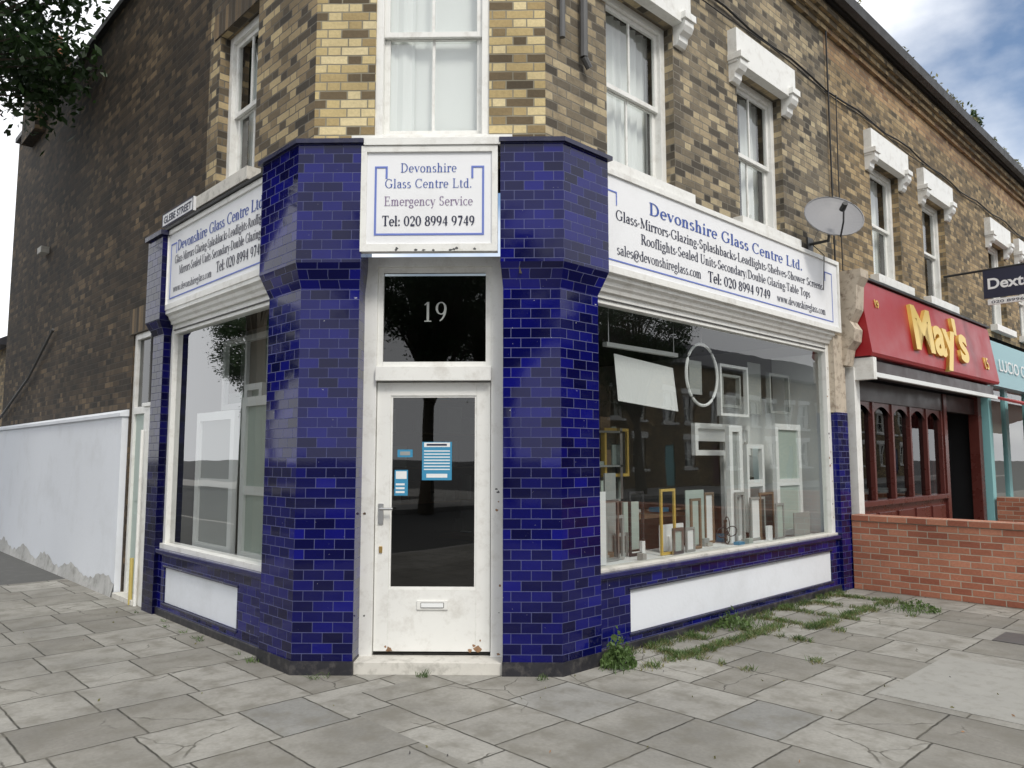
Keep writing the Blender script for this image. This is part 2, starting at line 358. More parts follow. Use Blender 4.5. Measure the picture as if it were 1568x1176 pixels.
def wall(mb,F,u0,u1,z0,z1,holes,mat,o=0,depth=.12,rev=None):
    us=sorted({u0,u1,*[h[0] for h in holes],*[h[1] for h in holes]}); zs=sorted({z0,z1,*[h[2] for h in holes],*[h[3] for h in holes]})
    for a,b in zip(us,us[1:]):
        for c,d in zip(zs,zs[1:]):
            um,zm=(a+b)/2,(c+d)/2
            if any(h[0]<um<h[1] and h[2]<zm<h[3] for h in holes): continue
            mb.quad(F,a,b,o,c,d,mat)
    for h in holes:
        a,b,c,d=h; rm=rev or mat
        for (u,) in ((a,),(b,)):
            mb.poly([F.P(u,o,c),F.P(u,o-depth,c),F.P(u,o-depth,d),F.P(u,o,d)],[(0,c),(depth,c),(depth,d),(0,d)],rm)
        for z in (c,d):
            mb.poly([F.P(a,o,z),F.P(b,o,z),F.P(b,o-depth,z),F.P(a,o-depth,z)],[(a,0),(b,0),(b,depth),(a,depth)],rm)
def curtain(mb,F,u0,u1,o,z0,z1,mat='curtain',amp=.02,n=None):
    n=n or max(6,int((u1-u0)/.022)); prev=None; ph=random.random()*6
    for i in range(n+1):
        u=u0+(u1-u0)*i/n; oo=o+amp*math.sin(i*1.15+ph)+amp*.5*math.sin(i*.53+ph)
        if prev: mb.poly([F.P(prev[0],prev[1],z0),F.P(u,oo,z0),F.P(u,oo,z1),F.P(prev[0],prev[1],z1)],[(0,0)]*4,mat)
        prev=(u,oo)
def sash(mb,gl,F,u0,u1,z0,z1,o=-.1,bar=True,cur='full',fr=.075,mat='white_paint',cd=.22):
    zm=(z0+z1)/2
    mb.box(F,u0,u0+fr,o-.1,o,z0,z1,mat); mb.box(F,u1-fr,u1,o-.1,o,z0,z1,mat)
    mb.box(F,u0+fr,u1-fr,o-.1,o,z1-fr,z1,mat); mb.box(F,u0+fr,u1-fr,o-.1,o+.02,z0,z0+.05,mat)
    a,b=u0+fr,u1-fr
    for (c,d,oo) in ((z0+.05,zm+.02,o-.075),(zm-.02,z1-fr,o-.035)):
        s=.045; mb.box(F,a,a+s,oo-.03,oo,c,d,mat); mb.box(F,b-s,b,oo-.03,oo,c,d,mat)
        mb.box(F,a+s,b-s,oo-.03,oo,c,c+(.07 if c<zm-.1 else .045),mat); mb.box(F,a+s,b-s,oo-.03,oo,d-.045,d,mat)
        if bar: mb.box(F,(a+b)/2-.012,(a+b)/2+.012,oo-.025,oo-.005,c+.045,d-.045,mat)
        gl.quad(F,a+s*.5,b-s*.5,oo-.017,c+.02,d-.02,'glass')
    ob=o-cd
    if cur=='full': curtain(mb,F,u0,u1,ob,z0,z1)
    elif cur=='flat': mb.quad(F,u0,u1,ob,z0,z1,'curtain'); curtain(mb,F,u0+fr,u0+.3,ob+.03,z0,z1,amp=.012)
    elif cur=='split':
        w=(u1-u0)*.36; curtain(mb,F,u0,u0+w,ob,z0,z1); curtain(mb,F,u1-w,u1,ob,z0,z1)
    elif cur=='half':
        mb.quad(F,u0,u1,ob,zm+.1,z1,'curtain')
    mb.box(F,u0-.1,u1+.1,o-.9,o-.86,z0-.1,z1+.1,'dark_room')
    for (x0,x1) in ((u0-.1,u0-.08),(u1+.08,u1+.1)): mb.box(F,x0,x1,o-.9,o-.12,z0-.1,z1+.1,'dark_room')
    mb.box(F,u0-.1,u1+.1,o-.9,o-.12,z0-.12,z0-.1,'dark_room'); mb.box(F,u0-.1,u1+.1,o-.9,o-.12,z1+.1,z1+.12,'dark_room')
def lintel(mb,F,u0,u1,zt):
    mb.box(F,u0-.17,u1+.17,.0,.11,zt,zt+.38,'white_paint')
    for s in (-1,1):
        c=(u0-.085) if s<0 else (u1+.085)
        prof=[(.0,zt-.20),(.04,zt-.20),(.07,zt-.16),(.075,zt-.11),(.12,zt-.08),(.145,zt-.03),(.145,zt+.03),(.0,zt+.03)]
        mb.sweep(F,prof,c-.075,c+.075,'white_paint')
        mb.box(F,c-.095,c+.095,0,.165,zt+.03,zt+.10,'white_paint')

# ================================================================ CORNER SHOP
shop=empty('corner_shop_building')
ZT=7.62; DZ=-.15
W=MB(); G=MB(); T=MB()
XE=9.62
qR,qL=.146,-1.73
wall(W,FC,qL,qR,3.9,ZT,[(-1.24,-.31,4.15,6.0)],'brick_centre')
wins_r=[(5.08,6.12,4.14,5.85),(7.34,8.36,4.14,5.85)]
wall(W,FR,4.296,XE,3.9,7.35+DZ,wins_r,'brick_right')
wins_l=[(-7.36,-6.50,4.18,5.85)]
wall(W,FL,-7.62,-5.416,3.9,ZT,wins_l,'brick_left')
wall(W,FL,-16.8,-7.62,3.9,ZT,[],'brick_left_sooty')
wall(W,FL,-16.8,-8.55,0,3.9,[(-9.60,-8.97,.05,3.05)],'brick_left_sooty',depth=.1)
W.quad(FR,4.0,XE,0,3.0,3.9,'brick_right')
W.quad(FL,-8.9,-5.2,-.03,3.0,3.9,'brick_left')
for i,(o,z) in enumerate(((.05,7.35),(.10,7.43),(.15,7.51))):
    W.box(FR,4.45,XE,-.1,o,z+DZ,z+.078+DZ,'brick_yellow')
W.box(FR,4.45,XE,-.1,.12,7.588+DZ,7.69+DZ,'brick_right')
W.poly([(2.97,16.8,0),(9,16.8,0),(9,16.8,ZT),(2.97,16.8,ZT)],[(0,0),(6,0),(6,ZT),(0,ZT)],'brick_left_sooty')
W.box(FL,-7.5,-6.36,-.02,.012,5.852,6.18,'brick_soldier')
W.box(FL,-9.72,-8.80,-.02,.012,3.052,3.36,'brick_soldier')
W.make('walls',shop,recalc=False)
T.box(FL,-16.85,-5.42,-.28,.06,ZT,ZT+.09,'gutter_black')
T.box(FC,qL,qR,-.28,.06,ZT,ZT+.09,'gutter_black')
RF=MB()
RF.poly([(3.0,16.8,ZT),(3.0,5.4,ZT),(4.3,4.1,ZT),(XE,4.1,ZT),(XE,16.8,ZT)],[(0,0)]*5,'slate')
RF.poly([(4.4,3.88,7.66+DZ),(60,3.88,7.66+DZ),(60,8.5,10.0),(4.4,8.5,10.0)],[(0,0),(55,0),(55,5),(0,5)],'slate')
RF.make('roof',shop,recalc=False)
for h in wins_r:
    sash(T,G,FR,*h,cur='full' if h[0]<6 else 'split'); lintel(T,FR,h[0],h[1],h[3])
    T.box(FR,h[0]-.16,h[1]+.16,-.1,.12,h[2]-.12,h[2],'white_paint')
sash(T,G,FC,-1.24,-.31,4.15,6.0,o=-.02,cur='flat',fr=.06,cd=.16)
T.box(FC,-1.40,-.12,-.1,.10,4.07,4.15,'white_paint')
sash(T,G,FL,*wins_l[0],cur='split')
T.box(FL,-7.5,-6.36,-.1,.13,4.06,4.18,'stone_sill')
# side door
T.box(FL,-9.60,-9.53,-.1,-.02,.05,3.05,'white_paint'); T.box(FL,-9.05,-8.97,-.1,-.02,.05,3.05,'white_paint')
T.box(FL,-9.53,-9.05,-.1,-.02,2.1,2.18,'white_paint'); T.box(FL,-9.53,-9.05,-.1,-.02,2.98,3.05,'white_paint')
T.box(FL,-9.53,-9.05,-.09,-.05,.07,2.1,'card_green')
for z0,z1 in ((.3,.95),(1.1,1.95)): T.box(FL,-9.46,-9.12,-.05,-.04,z0,z1,'card_green')
G.quad(FL,-9.53,-9.05,-.06,2.18,2.98,'glass_dark'); T.box(FL,-9.53,-9.05,-.14,-.12,2.18,2.98,'dark_room')
T.box(FL,-9.62,-8.95,-.1,.1,.0,.055,'stone_sill')
T.box(FL,-8.97,-8.68,0.002,.05,0,2.16,'white_paint'); T.box(FL,-8.99,-8.66,0.002,.07,2.16,2.2,'white_paint')
T.tube([FL.P(-8.90,.08,.0),FL.P(-8.90,.08,1.9)],.018,'white_paint'); T.tube([FL.P(-9.02,.09,0),FL.P(-9.02,.09,.5)],.022,'yellow_pipe')

def pier_poly(side,o):
    rf=5.776-o
    if side=='R':
        qi=-.19-o*.3; yf=3.907-o; xe=4.71+o
        c=(R2*rf-yf,yf)
        p1=((rf+qi)/R2,(rf-qi)/R2); p0=((6.12+qi)/R2,(6.12-qi)/R2)
        return [(xe,4.30),(xe,yf),c,p1,p0]
    qi=-1.30+o*.3; xf=2.843-o; ye=5.85+o
    c=(xf,R2*rf-xf)
    p1=((rf+qi)/R2,(rf-qi)/R2); p0=((6.12+qi)/R2,(6.12-qi)/R2)
    return [p0,p1,c,(xf,ye),(3.2,ye)]
B=MB()
for sd in 'RL':
    p=pier_poly(sd,0); q=pier_poly(sd,.065)
    B.prism(p,p,.0,2.90,'blue_tile' ); B.prism(p,q,2.90,3.09,'blue_tile'); B.prism(q,q,3.09,4.03,'blue_tile')
    e=pier_poly(sd,.095); B.prism(e,e,4.03,4.065,'coping_blue')
    e=pier_poly(sd,.012); B.prism(e,e,-.02,.10,'black_plinth')
def fpoly(F,u0,u1,o): return [tuple(F.P(u0,-.1,0))[:2],tuple(F.P(u0,o,0))[:2],tuple(F.P(u1,o,0))[:2],tuple(F.P(u1,-.1,0))[:2]]
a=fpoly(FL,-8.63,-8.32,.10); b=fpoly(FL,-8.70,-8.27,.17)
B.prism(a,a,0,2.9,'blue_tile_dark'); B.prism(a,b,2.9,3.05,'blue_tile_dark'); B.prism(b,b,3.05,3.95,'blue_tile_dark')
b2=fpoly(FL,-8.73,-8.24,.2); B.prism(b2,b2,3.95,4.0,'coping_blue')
a=fpoly(FR,9.36,9.66,.10); B.prism(a,a,0,2.15,'blue_tile')
a=fpoly(FR,9.35,9.66,.09); B.prism(a,a,2.15,3.12,'peeling_render')
def riser(F,u0,u1,p0,p1,o):
    wall(B,F,u0,u1,0,.66,[(p0,p1,.14,.49)],'blue_tile',o=o,depth=.025)
    B.quad(F,p0,p1,o-.02,.14,.49,'white_render')
    B.box(F,u0,u1,o-.1,o+.012,-.02,.07,'black_plinth')
    B.box(F,u0,u1,o-.25,o+.035,.62,.665,'blue_gloss')
    B.box(F,p0-.02,p1+.02,o-.02,o+.012,.115,.14,'coping_blue'); B.box(F,p0-.02,p1+.02,o-.02,o+.012,.49,.51,'coping_blue')
riser(FR,4.7,9.37,5.24,9.14,.06); riser(FL,-8.33,-5.84,-8.14,-6.42,.06)
B.make('tiled_piers',shop,bevel=.008,recalc=True)

def shopfront(F,u0,u1,o,gm,rail,railh):
    T.box(F,u0,u1,o-.12,o+.03,.665,.665+railh,rail)
    zb=.665+railh
    T.box(F,u0,u0+.06,o-.1,o,zb,3.0,'white_paint'); T.box(F,u1-.09,u1,o-.1,o,zb,3.0,'white_paint')
    T.box(F,u0+.06,u1-.09,o-.1,o-.01,2.90,3.0,'white_paint')
    T.box(F,u0+.06,u1-.09,o-.06,o+.004,2.935,2.945,'pipe_grey')
    T.sweep(F,[(o-.1,3.0),(o+.02,3.0),(o+.03,3.03),(o+.05,3.05),(o+.06,3.08),(o+.09,3.10),(o+.09,3.17),(o-.1,3.17)],u0,u1,'white_paint')
    G.quad(F,u0+.05,u1-.07,o-.05,.675,2.92,gm)
shopfront(FR,4.72,9.36,.02,'glass','stone_sill',.022); shopfront(FL,-8.32,-5.86,.02,'glass_side','white_paint',.05)
def chip(F,u,o,z,r,mat='peeled_wood'):
    n=9; T.poly([F.P(u+r*(.5+random.random()*.7)*math.cos(k*2*math.pi/n),o,z+r*(.4+random.random()*.6)*math.sin(k*2*math.pi/n)) for k in range(n)],[(0,0)]*n,mat)

def signboard(name,F,u0,u1,z0,z1,o,bord=.05):
    e=empty(name); m=MB()
    m.box(F,u0,u1,o-.06,o,z0,z1,'white_board')
    f=.045
    for x in ((u0-.01,u1+.01,z0-.03,z0+.03),(u0-.01,u1+.01,z1-.03,z1+.02),(u0-.01,u0+f-.01,z0+.03,z1-.03),(u1-f+.01,u1+.01,z0+.03,z1-.03)):
        m.box(F,x[0],x[1],o-.05,o+.018,x[2],x[3],'white_paint')
    return e,m
def border(m,F,u0,u1,z0,z1,o,h,w=.013,drop=.07):
    for x in ((u0,u1,z0,z0+w),(u0,u0+w,z0+w,z1-w),(u1-w,u1,z0+w,z1-w),(u0,u0+h,z1-w,z1),(u1-h,u1,z1-w,z1),(u0+h-w,u0+h,z1-drop,z1-w),(u1-h,u1-h+w,z1-drop,z1-w)):
        m.box(F,x[0],x[1],o,o+.003,x[2],x[3],'border_blue')
e,m=signboard('shop_sign',FC,-1.28,-.24,3.20,3.99,.21)
m.box(FC,-1.27,-.21,-.05,.24,4.012,4.07,'white_paint'); m.box(FC,-1.28,-.22,.10,.222,4.0,4.012,'gutter_black')
border(m,FC,-1.185,-.335,3.30,3.85,.211,.10,.016,.10)
m.make('board',e,bevel=.003)
stext('line_1',e,FC,'Devonshire',-.765,.2125,3.80,.105,'ink_blue',.44,sp=.05)
stext('line_2',e,FC,'Glass Centre Ltd.',-.765,.2125,3.675,.105,'ink_blue',.68,sp=.05)
stext('line_3',e,FC,'Emergency Service',-.765,.2125,3.535,.105,'ink_pale',.69,sp=.03)
stext('line_4',e,FC,'Tel: 020 8994 9749',-.765,.2125,3.375,.115,'ink_navy',.72,bold=1.45)
e,m=signboard('shop_sign',FR,4.74,9.46,3.17,4.02,.13)
border(m,FR,4.84,9.28,3.25,3.86,.131,.2,.014,.12)
m.make('board',e,bevel=.003)
o=.1325
stext('line_1',e,FR,'Devonshire Glass Centre Ltd.',7.0,o,3.765,.165,'ink_blue',3.0,bold=1.4,sp=.05)
stext('line_2',e,FR,'Glass·Mirrors·Glazing·Splashbacks·Leadlights·Shelves·Shower Screens',7.02,o,3.615,.13,'ink_navy',4.0,bold=1.25)
stext('line_3',e,FR,'Rooflights·Sealed Units·Secondary/Double Glazing·Table Tops',7.02,o,3.47,.13,'ink_navy',3.3,bold=1.25)
stext('line_4',e,FR,'sales@devonshireglass.com',5.03,o,3.315,.13,'ink_navy',1.3,'LEFT',bold=1.15)
stext('line_5',e,FR,'Tel: 020 8994 9749',6.45,o,3.31,.15,'ink_navy',1.25,'LEFT',bold=1.5)
stext('line_6',e,FR,'www.devonshireglass.com',7.85,o,3.315,.125,'ink_navy',1.22,'LEFT',bold=1.2)
e,m=signboard('shop_sign',FL,-8.30,-5.80,3.17,3.98,.10)
m.box(FL,-8.3,-5.8,.0,.14,4.003,4.03,'gutter_black')
border(m,FL,-8.2,-5.9,3.25,3.84,.101,.16,.014,.12)
m.make('board',e,bevel=.003)
o=.1025
stext('line_1',e,FL,'Devonshire Glass Centre Ltd.',-7.03,o,3.74,.155,'ink_blue',1.98,bold=1.4)
stext('line_2',e,FL,'Glass·Mirrors·Glazing·Splashbacks·Leadlights·Rooflights',-7.03,o,3.61,.125,'ink_navy',2.1,bold=1.25)
stext('line_3',e,FL,'Mirrors·Sealed Units·Secondary·Double Glazing',-7.03,o,3.48,.125,'ink_navy',1.85,bold=1.25)
stext('line_4',e,FL,'www.devonshireglass.com',-8.1,o,3.31,.11,'ink_navy',.98,'LEFT',bold=1.15)
stext('line_5',e,FL,'Tel: 020 8994 9749',-7.02,o,3.33,.145,'ink_navy',.97,'LEFT',bold=1.45)

o=-.05
L0,R0=-1.30,-.19
T.box(FC,L0-.02,L0+.10,o-.12,o,.08,3.2,'white_paint'); T.box(FC,R0-.10,R0+.02,o-.12,o,.08,3.2,'white_paint')
T.box(FC,L0+.10,R0-.10,o-.12,o+.04,2.20,2.31,'white_paint'); T.box(FC,L0+.10,R0-.10,o-.12,o,3.12,3.2,'white_paint')
a,b=L0+.10,R0-.10
for x in ((a,a+.045,2.31,3.12),(b-.045,b,2.31,3.12),(a+.045,b-.045,2.31,2.355),(a+.045,b-.045,3.075,3.12)): T.box(FC,x[0],x[1],o-.06,o-.02,x[2],x[3],'white_paint')
G.quad(FC,a+.03,b-.03,o-.04,2.33,3.1,'glass_dark')
d0=o-.03
for x in ((a+.005,a+.115,.115,2.19),(b-.115,b-.005,.115,2.19),(a+.115,b-.115,2.085,2.19),(a+.115,b-.115,.115,.585)): T.box(FC,x[0],x[1],d0-.045,d0,x[2],x[3],'white_paint')
G.quad(FC,a+.1,b-.1,d0-.02,.57,2.1,'glass_dark')
for x in ((a+.115,a+.13,.585,2.085),(b-.13,b-.115,.585,2.085),(a+.13,b-.13,.585,.60),(a+.13,b-.13,2.07,2.085)): T.box(FC,x[0],x[1],d0-.03,d0-.008,x[2],x[3],'white_paint')
T.box(FC,-.86,-.62,d0,d0+.012,.43,.50,'white_paint'); T.box(FC,-.83,-.65,d0+.012,d0+.016,.445,.485,'pipe_grey'); T.box(FC,-.826,-.654,d0+.016,d0+.022,.449,.481,'white_upvc')
T.box(FC,a+.03,a+.07,d0,d0+.012,1.08,1.24,'steel'); T.tube([FC.P(a+.05,d0+.01,1.20),FC.P(a+.05,d0+.05,1.20),FC.P(a+.15,d0+.055,1.20)],.011,'steel')
T.box(FC,a+.04,a+.065,d0,d0+.01,.86,.91,'brass')
for u,z,r in ((a+.13,.13,.03),(a+.10,.15,.012),(b-.10,.135,.032),(b-.13,.16,.014),(b-.08,.20,.01),(b-.16,.125,.02)): chip(FC,u,d0+.0015,z,r)
for k in range(10):
    chip(FC,random.choice([L0+.03,R0-.04])+random.uniform(-.02,.02),o+.0015,.1+random.random()**2*1.4,.004+random.random()*.01,random.choice(['peeled_wood','pipe_grey']))
for k in range(9): chip(FC,-1.2+random.random()*.95,.229,3.178+random.random()*.02,.014,'pipe_grey')
for k in range(14): chip(FR,9.30+random.uniform(-.03,.03),.0215,.75+random.random()*2.0,.006+random.random()*.014,random.choice(['peeled_wood','pipe_grey']))
T.box(FC,L0-.10,R0+.03,-.12,.13,-.02,.085,'stone_sill')
T.make('joinery',shop,bevel=.004)
G.make('glazing',shop,recalc=False)
stext('number_19',shop,FC,'19',(a+b)/2,o-.034,2.68,.24,'card_grey',.22,bold=.9)
D=MB(); oo=d0-.016
D.box(FC,-.835,-.60,oo,oo+.001,1.42,1.72,'poster_blue')
for i in range(7): D.box(FC,-.82,-.615,oo+.001,oo+.002,1.50+i*.024,1.509+i*.024,'card_white')
D.box(FC,-.82,-.615,oo+.001,oo+.002,1.68,1.715,'card_white'); D.box(FC,-.80,-.64,oo+.002,oo+.003,1.69,1.705,'ink_navy'); D.box(FC,-.80,-.635,oo+.001,oo+.002,1.44,1.47,'card_white')
D.box(FC,-1.05,-.945,oo,oo+.001,1.30,1.50,'poster_blue'); D.box(FC,-1.04,-.955,oo+.001,oo+.002,1.43,1.49,'card_white')
for i in range(3): D.box(FC,-1.04,-.97,oo+.001,oo+.002,1.32+i*.03,1.335+i*.03,'card_white')
D.box(FC,-1.03,-.91,oo,oo+.001,1.60,1.66,'poster_blue'); D.box(FC,-1.01,-.93,oo+.001,oo+.002,1.615,1.645,'card_grey')
D.make('door_stickers',shop)

# ---- interior
I=MB()
def wp(pts,mat): I.poly(pts,[(p[0],p[1]) for p in pts],mat)
zf,zc=.1,3.05
room=[(3.05,5.45),(4.35,4.15),(9.5,4.15),(9.5,8.35),(3.05,8.35)]
wp([(x,y,zf) for x,y in room],'interior_floor'); wp([(x,y,zc) for x,y in room],'interior_dark')
wp([(9.5,4.12,0),(9.5,8.35,0),(9.5,8.35,zc),(9.5,4.12,zc)],'interior_wall')
wp([(3.0,8.35,0),(9.5,8.35,0),(9.5,8.35,zc),(3.0,8.35,zc)],'interior_dark')
FI=Frame((0,0,0),(1,0,0))
def ib(x0,x1,y0,y1,z0,z1,mat): I.box(FI,x0,x1,-y1,-y0,z0,z1,mat)
def frm(F,u0,u1,o,z0,z1,mid=None,mat='white_upvc',w=.07,fill=None,cross=False,d=.05):
    for x in ((u0,u0+w,z0,z1),(u1-w,u1,z0,z1),(u0+w,u1-w,z0,z0+w),(u0+w,u1-w,z1-w,z1)): I.box(F,x[0],x[1],o-d,o,x[2],x[3],mat)
    if mid: I.box(F,u0+w,u1-w,o-d+.005,o-.005,mid-.04,mid+.04,mat)
    if cross: I.box(F,(u0+u1)/2-.02,(u0+u1)/2+.02,o-d+.005,o-.01,z0+w,z1-w,mat)
    if fill: I.box(F,u0+w,u1-w,o-d*.6,o-d*.5,z0+w,z1-w,fill)
ib(4.8,9.3,4.15,4.75,.60,.66,'card_white'); I.box(FL,-8.2,-6.0,-.55,-.06,.60,.66,'card_white')
# left window display
frm(FL,-7.95,-7.05,-.14,.67,2.05,1.35,w=.085,fill='card_grey'); frm(FL,-7.82,-7.18,-.19,1.42,1.95,None,w=.05)
frm(FL,-6.85,-6.10,-.12,.67,2.15,1.3,fill='card_green',w=.085); frm(FL,-7.12,-6.75,-.26,.67,2.3,None,w=.06)
I.box(FL,-8.22,-7.98,-.40,-.38,.67,1.9,'card_white')
I.box(FL,-8.25,-5.9,-.62,-.60,.67,2.3,'card_green')
I.box(FL,-8.25,-5.9,-.75,-.72,2.3,3.0,'card_grey')
frm(FL,-8.1,-7.0,-.45,2.1,2.85,None,w=.06,cross=True); frm(FL,-6.9,-6.1,-.4,2.2,2.8,2.5,w=.05)
# right window display
ib(8.15,9.45,4.85,4.9,.5,2.35,'card_white'); ib(9.40,9.45,4.2,4.85,.5,2.9,'card_white')
frm(FR,7.50,7.78,-.30,.67,1.95,1.2,fill='card_grey'); frm(FR,8.05,8.45,-.40,.67,1.75,1.3,w=.05); frm(FR,8.55,9.2,-.30,.67,2.0,1.3,fill='card_green')
frm(FR,7.3,8.5,-.60,1.62,1.98,None,w=.06); ib(7.35,8.45,4.72,4.75,1.78,1.95,'card_white')  # added frame and white panel standing in for a van's reflection in the glass
for k in range(3): ib(8.2,8.6,4.6,4.84,.95+k*.32,.97+k*.32,'card_white')
for k in range(12): ib(8.22+random.random()*.3,8.28+random.random()*.3,4.7,4.8,.97+.32*(k%3),.97+.32*(k%3)+.06+random.random()*.12,random.choice(['card_green','card_brown','card_grey','dark_room']))
ib(7.85,8.0,4.6,4.63,.67,1.35,'card_green'); ib(8.6,9.0,4.22,4.23,.67,.95,'card_grey')
I.poly([(5.55,4.42,2.56),(6.5,4.42,2.50),(6.55,4.40,2.06),(5.58,4.40,2.12)],[(0,0)]*4,'card_white')
ib(5.45,6.6,4.42,4.47,2.62,2.66,'card_white')
for x in (5.5,6.55): I.tube([(x,4.44,2.66),(x,4.44,3.04)],.005,'steel',4)
frm(FR,7.35,7.95,-.3,2.05,2.62,None,w=.03); frm(FR,7.45,7.85,-.34,2.15,2.52,None,w=.03,mat='card_grey')
ib(8.05,8.35,4.45,4.46,2.1,2.7,'card_grey'); ib(5.0,5.25,4.40,4.42,2.0,2.75,'card_grey'); 
frm(FR,8.45,8.95,-.3,2.12,2.6,None,w=.03,mat='card_grey'); frm(FR,5.1,5.45,-.5,1.5,1.95,None,w=.025,mat='card_brown',fill='card_grey'); frm(FR,6.1,6.5,-.9,1.4,1.9,None,w=.03,mat='gold',fill='interior_dark'); frm(FR,5.6,5.95,-1.0,1.35,1.8,None,w=.03,fill='card_grey')
ib(5.0,5.26,4.3,4.31,.67,1.30,'card_white'); ib(6.35,6.75,4.5,4.52,.67,.93,'card_white')
ib(5.62,5.78,4.6,4.62,.67,1.45,'card_grey'); ib(6.15,6.4,4.8,4.82,.67,1.15,'card_green'); ib(6.95,7.3,4.6,4.61,.67,1.25,'card_green')
for k in range(16):
    x=5.3+k*.2+random.uniform(-.08,.08); h=.18+random.random()*.45; w=.14+random.random()*.28
    frm(FR,x,x+w,-.18-random.random()*.42,.665,.665+h,None,random.choice(['white_upvc','card_brown','dark_room','card_grey','steel','gold']),w=.02+random.random()*.012,fill=random.choice([None,None,'card_grey','card_green','card_white','interior_dark']),d=.02)
# free-standing rack of glass samples and shelves mid-room
for x in (5.4,6.3): ib(x,x+.04,4.95,5.0,.1,1.9,'steel'); ib(x,x+.04,5.35,5.4,.1,1.9,'steel')
for z in (.8,1.15,1.5,1.85):
    ib(5.4,6.34,4.95,5.4,z,z+.02,'card_grey')
    x=5.46
    while x<6.25:
        w=.04+random.random()*.12; ib(x,x+w,5.0,5.2,z+.02,z+.05+random.random()*.2,random.choice(['card_white','card_green','card_brown','card_grey','poster_blue','dark_room'])); x+=w+.02
ib(6.6,8.0,5.3,6.1,.90,.94,'card_brown'); ib(6.62,6.67,5.3,6.1,.1,.90,'card_brown'); ib(5.0,6.3,5.7,6.3,.78,.82,'card_brown')
ib(5.2,5.6,5.9,6.2,.82,1.15,'card_grey'); ib(7.1,7.5,5.9,6.0,.94,1.28,'dark_room')
for k in range(20):
    x=random.uniform(6.6,7.8); y=random.uniform(5.3,6.0); ib(x,x+.2,y,y+.14,.942+k*.001,.943+k*.001+random.random()*.06,random.choice(['card_white','card_white','card_green','poster_blue']))
for k in range(14):
    x=random.uniform(5.0,6.1); y=random.uniform(5.7,6.2); ib(x,x+.16,y,y+.12,.822+k*.001,.823+k*.001+random.random()*.16,random.choice(['card_white','card_grey','card_green','card_brown']))
for r in range(4):
    ib(4.4,9.3,8.05,8.3,1.0+r*.45,1.02+r*.45,'card_brown')
    x=4.5
    while x<9.2:
        w=.05+random.random()*.22; h=.1+random.random()*.28
        if random.random()<.7: ib(x,x+w,8.07,8.25,1.02+r*.45,1.02+r*.45+h,random.choice(['card_grey','card_green','card_brown','interior_wall','poster_blue','dark_room','card_white']))
        x+=w+.03
ib(3.3,3.9,7.4,8.2,.1,1.5,'card_grey')
for k in range(22):
    x=5.0+random.random()*3.4; y=4.22+random.random()*.4; h=.03+random.random()**2*.14; w=.03+random.random()*.1
    ib(x,x+w,y,y+.03+random.random()*.06,.662,.662+h,random.choice(['card_white','card_green','card_brown','interior_wall','dark_room','card_grey','poster_blue']))
for k in range(12):
    u=-8.1+random.random()*2; I.box(FL,u,u+.05+random.random()*.15,-.5,-.3-random.random()*.1,.662,.7+random.random()*.25,random.choice(['card_white','card_green','card_brown','dark_room','card_grey']))
def ring(F,uc,o,zc,ru,rz,w,mat,n=40):
    pts=[F.P(uc+ru*math.cos(t*2*math.pi/n),o,zc+rz*math.sin(t*2*math.pi/n)) for t in range(n+1)]
    I.tube(pts,w,mat,6)
ring(FR,6.86,-.22,2.45,.29,.32,.016,'card_white')
I.tube([FR.P(6.86,-.22,2.78),FR.P(6.86,-.22,3.04)],.006,'steel')
I.box(FR,6.72,6.95,-.3,-.28,2.25,2.6,'card_grey')
for (x,z,a_,b_) in ((6.98,.84,.10,.05),(7.16,.84,.10,.05),(7.07,.90,.05,.09),(7.07,.78,.05,.06)): ring(FR,x,-.10,z,a_,b_,.005,'dark_room')
I.make('interior',shop,recalc=False)

Pm=MB()
Pm.tube([FR.P(4.45,.05,5.05),FR.P(4.45,.05,7.2)],.025,'pipe_grey'); Pm.tube([FR.P(4.72,.05,4.98),FR.P(4.72,.05,7.2)],.035,'pipe_grey')
Pm.tube([FR.P(4.72,.05,4.98),FR.P(4.78,.06,4.9)],.03,'pipe_grey')
Pm.tube([FR.P(4.6+i*.5,.03,6.42+.03*math.sin(i*1.7)-.02*math.cos(i*.6)) for i in range(60)],.013,'gutter_black',5)
Pm.tube([FR.P(4.6+i*.5,.04,6.36+.03*math.sin(i*1.1)) for i in range(60)],.007,'gutter_black',5)
Pm.tube([FR.P(9.62,.04,3.2),FR.P(9.62,.04,7.3)],.012,'gutter_black',5)
Pm.tube([FR.P(9.85,.04,4.0),FR.P(9.83,.04,5.2),FR.P(9.86,.04,6.4)],.008,'gutter_black',5)
Pm.tube([FR.P(9.2,.04,4.45),FR.P(9.0,.03,4.2),FR.P(9.05,.15,4.05),FR.P(8.95,.17,3.6)],.006,'gutter_black',5)
Pm.tube([FL.P(-13.2,.05,3.55),FL.P(-14.6,.06,2.9),FL.P(-16.7,.06,2.3)],.02,'pipe_grey')
Pm.tube([FL.P(-8.85,.04,2.2),FL.P(-8.87,.04,3.9)],.012,'pipe_grey',5)
Pm.box(FL,-14.2,-13.95,.0,.12,4.9,5.0,'stone_sill')
Pm.sweep(FR,[(-.1,7.66+DZ),(.18,7.66+DZ),(.24,7.62+DZ),(.32,7.64+DZ),(.34,7.76+DZ),(.30,7.76+DZ),(.18,7.72+DZ),(-.1,7.72+DZ)],4.4,60,'gutter_black')
Pm.make('pipes_and_gutter',shop)
K=MB()
K.sweep(FR,[(0,2.75),(.12,2.75),(.16,2.95),(.24,3.05),(.26,3.2),(.20,3.3),(.28,3.45),(.30,3.75),(.36,3.85),(.36,3.95),(0,3.95)],9.60,9.84,'peeling_render')
K.make('pilaster_bracket',shop,bevel=.01)
ch=MB()
FW=Frame((0,0,0),(1,0,0))
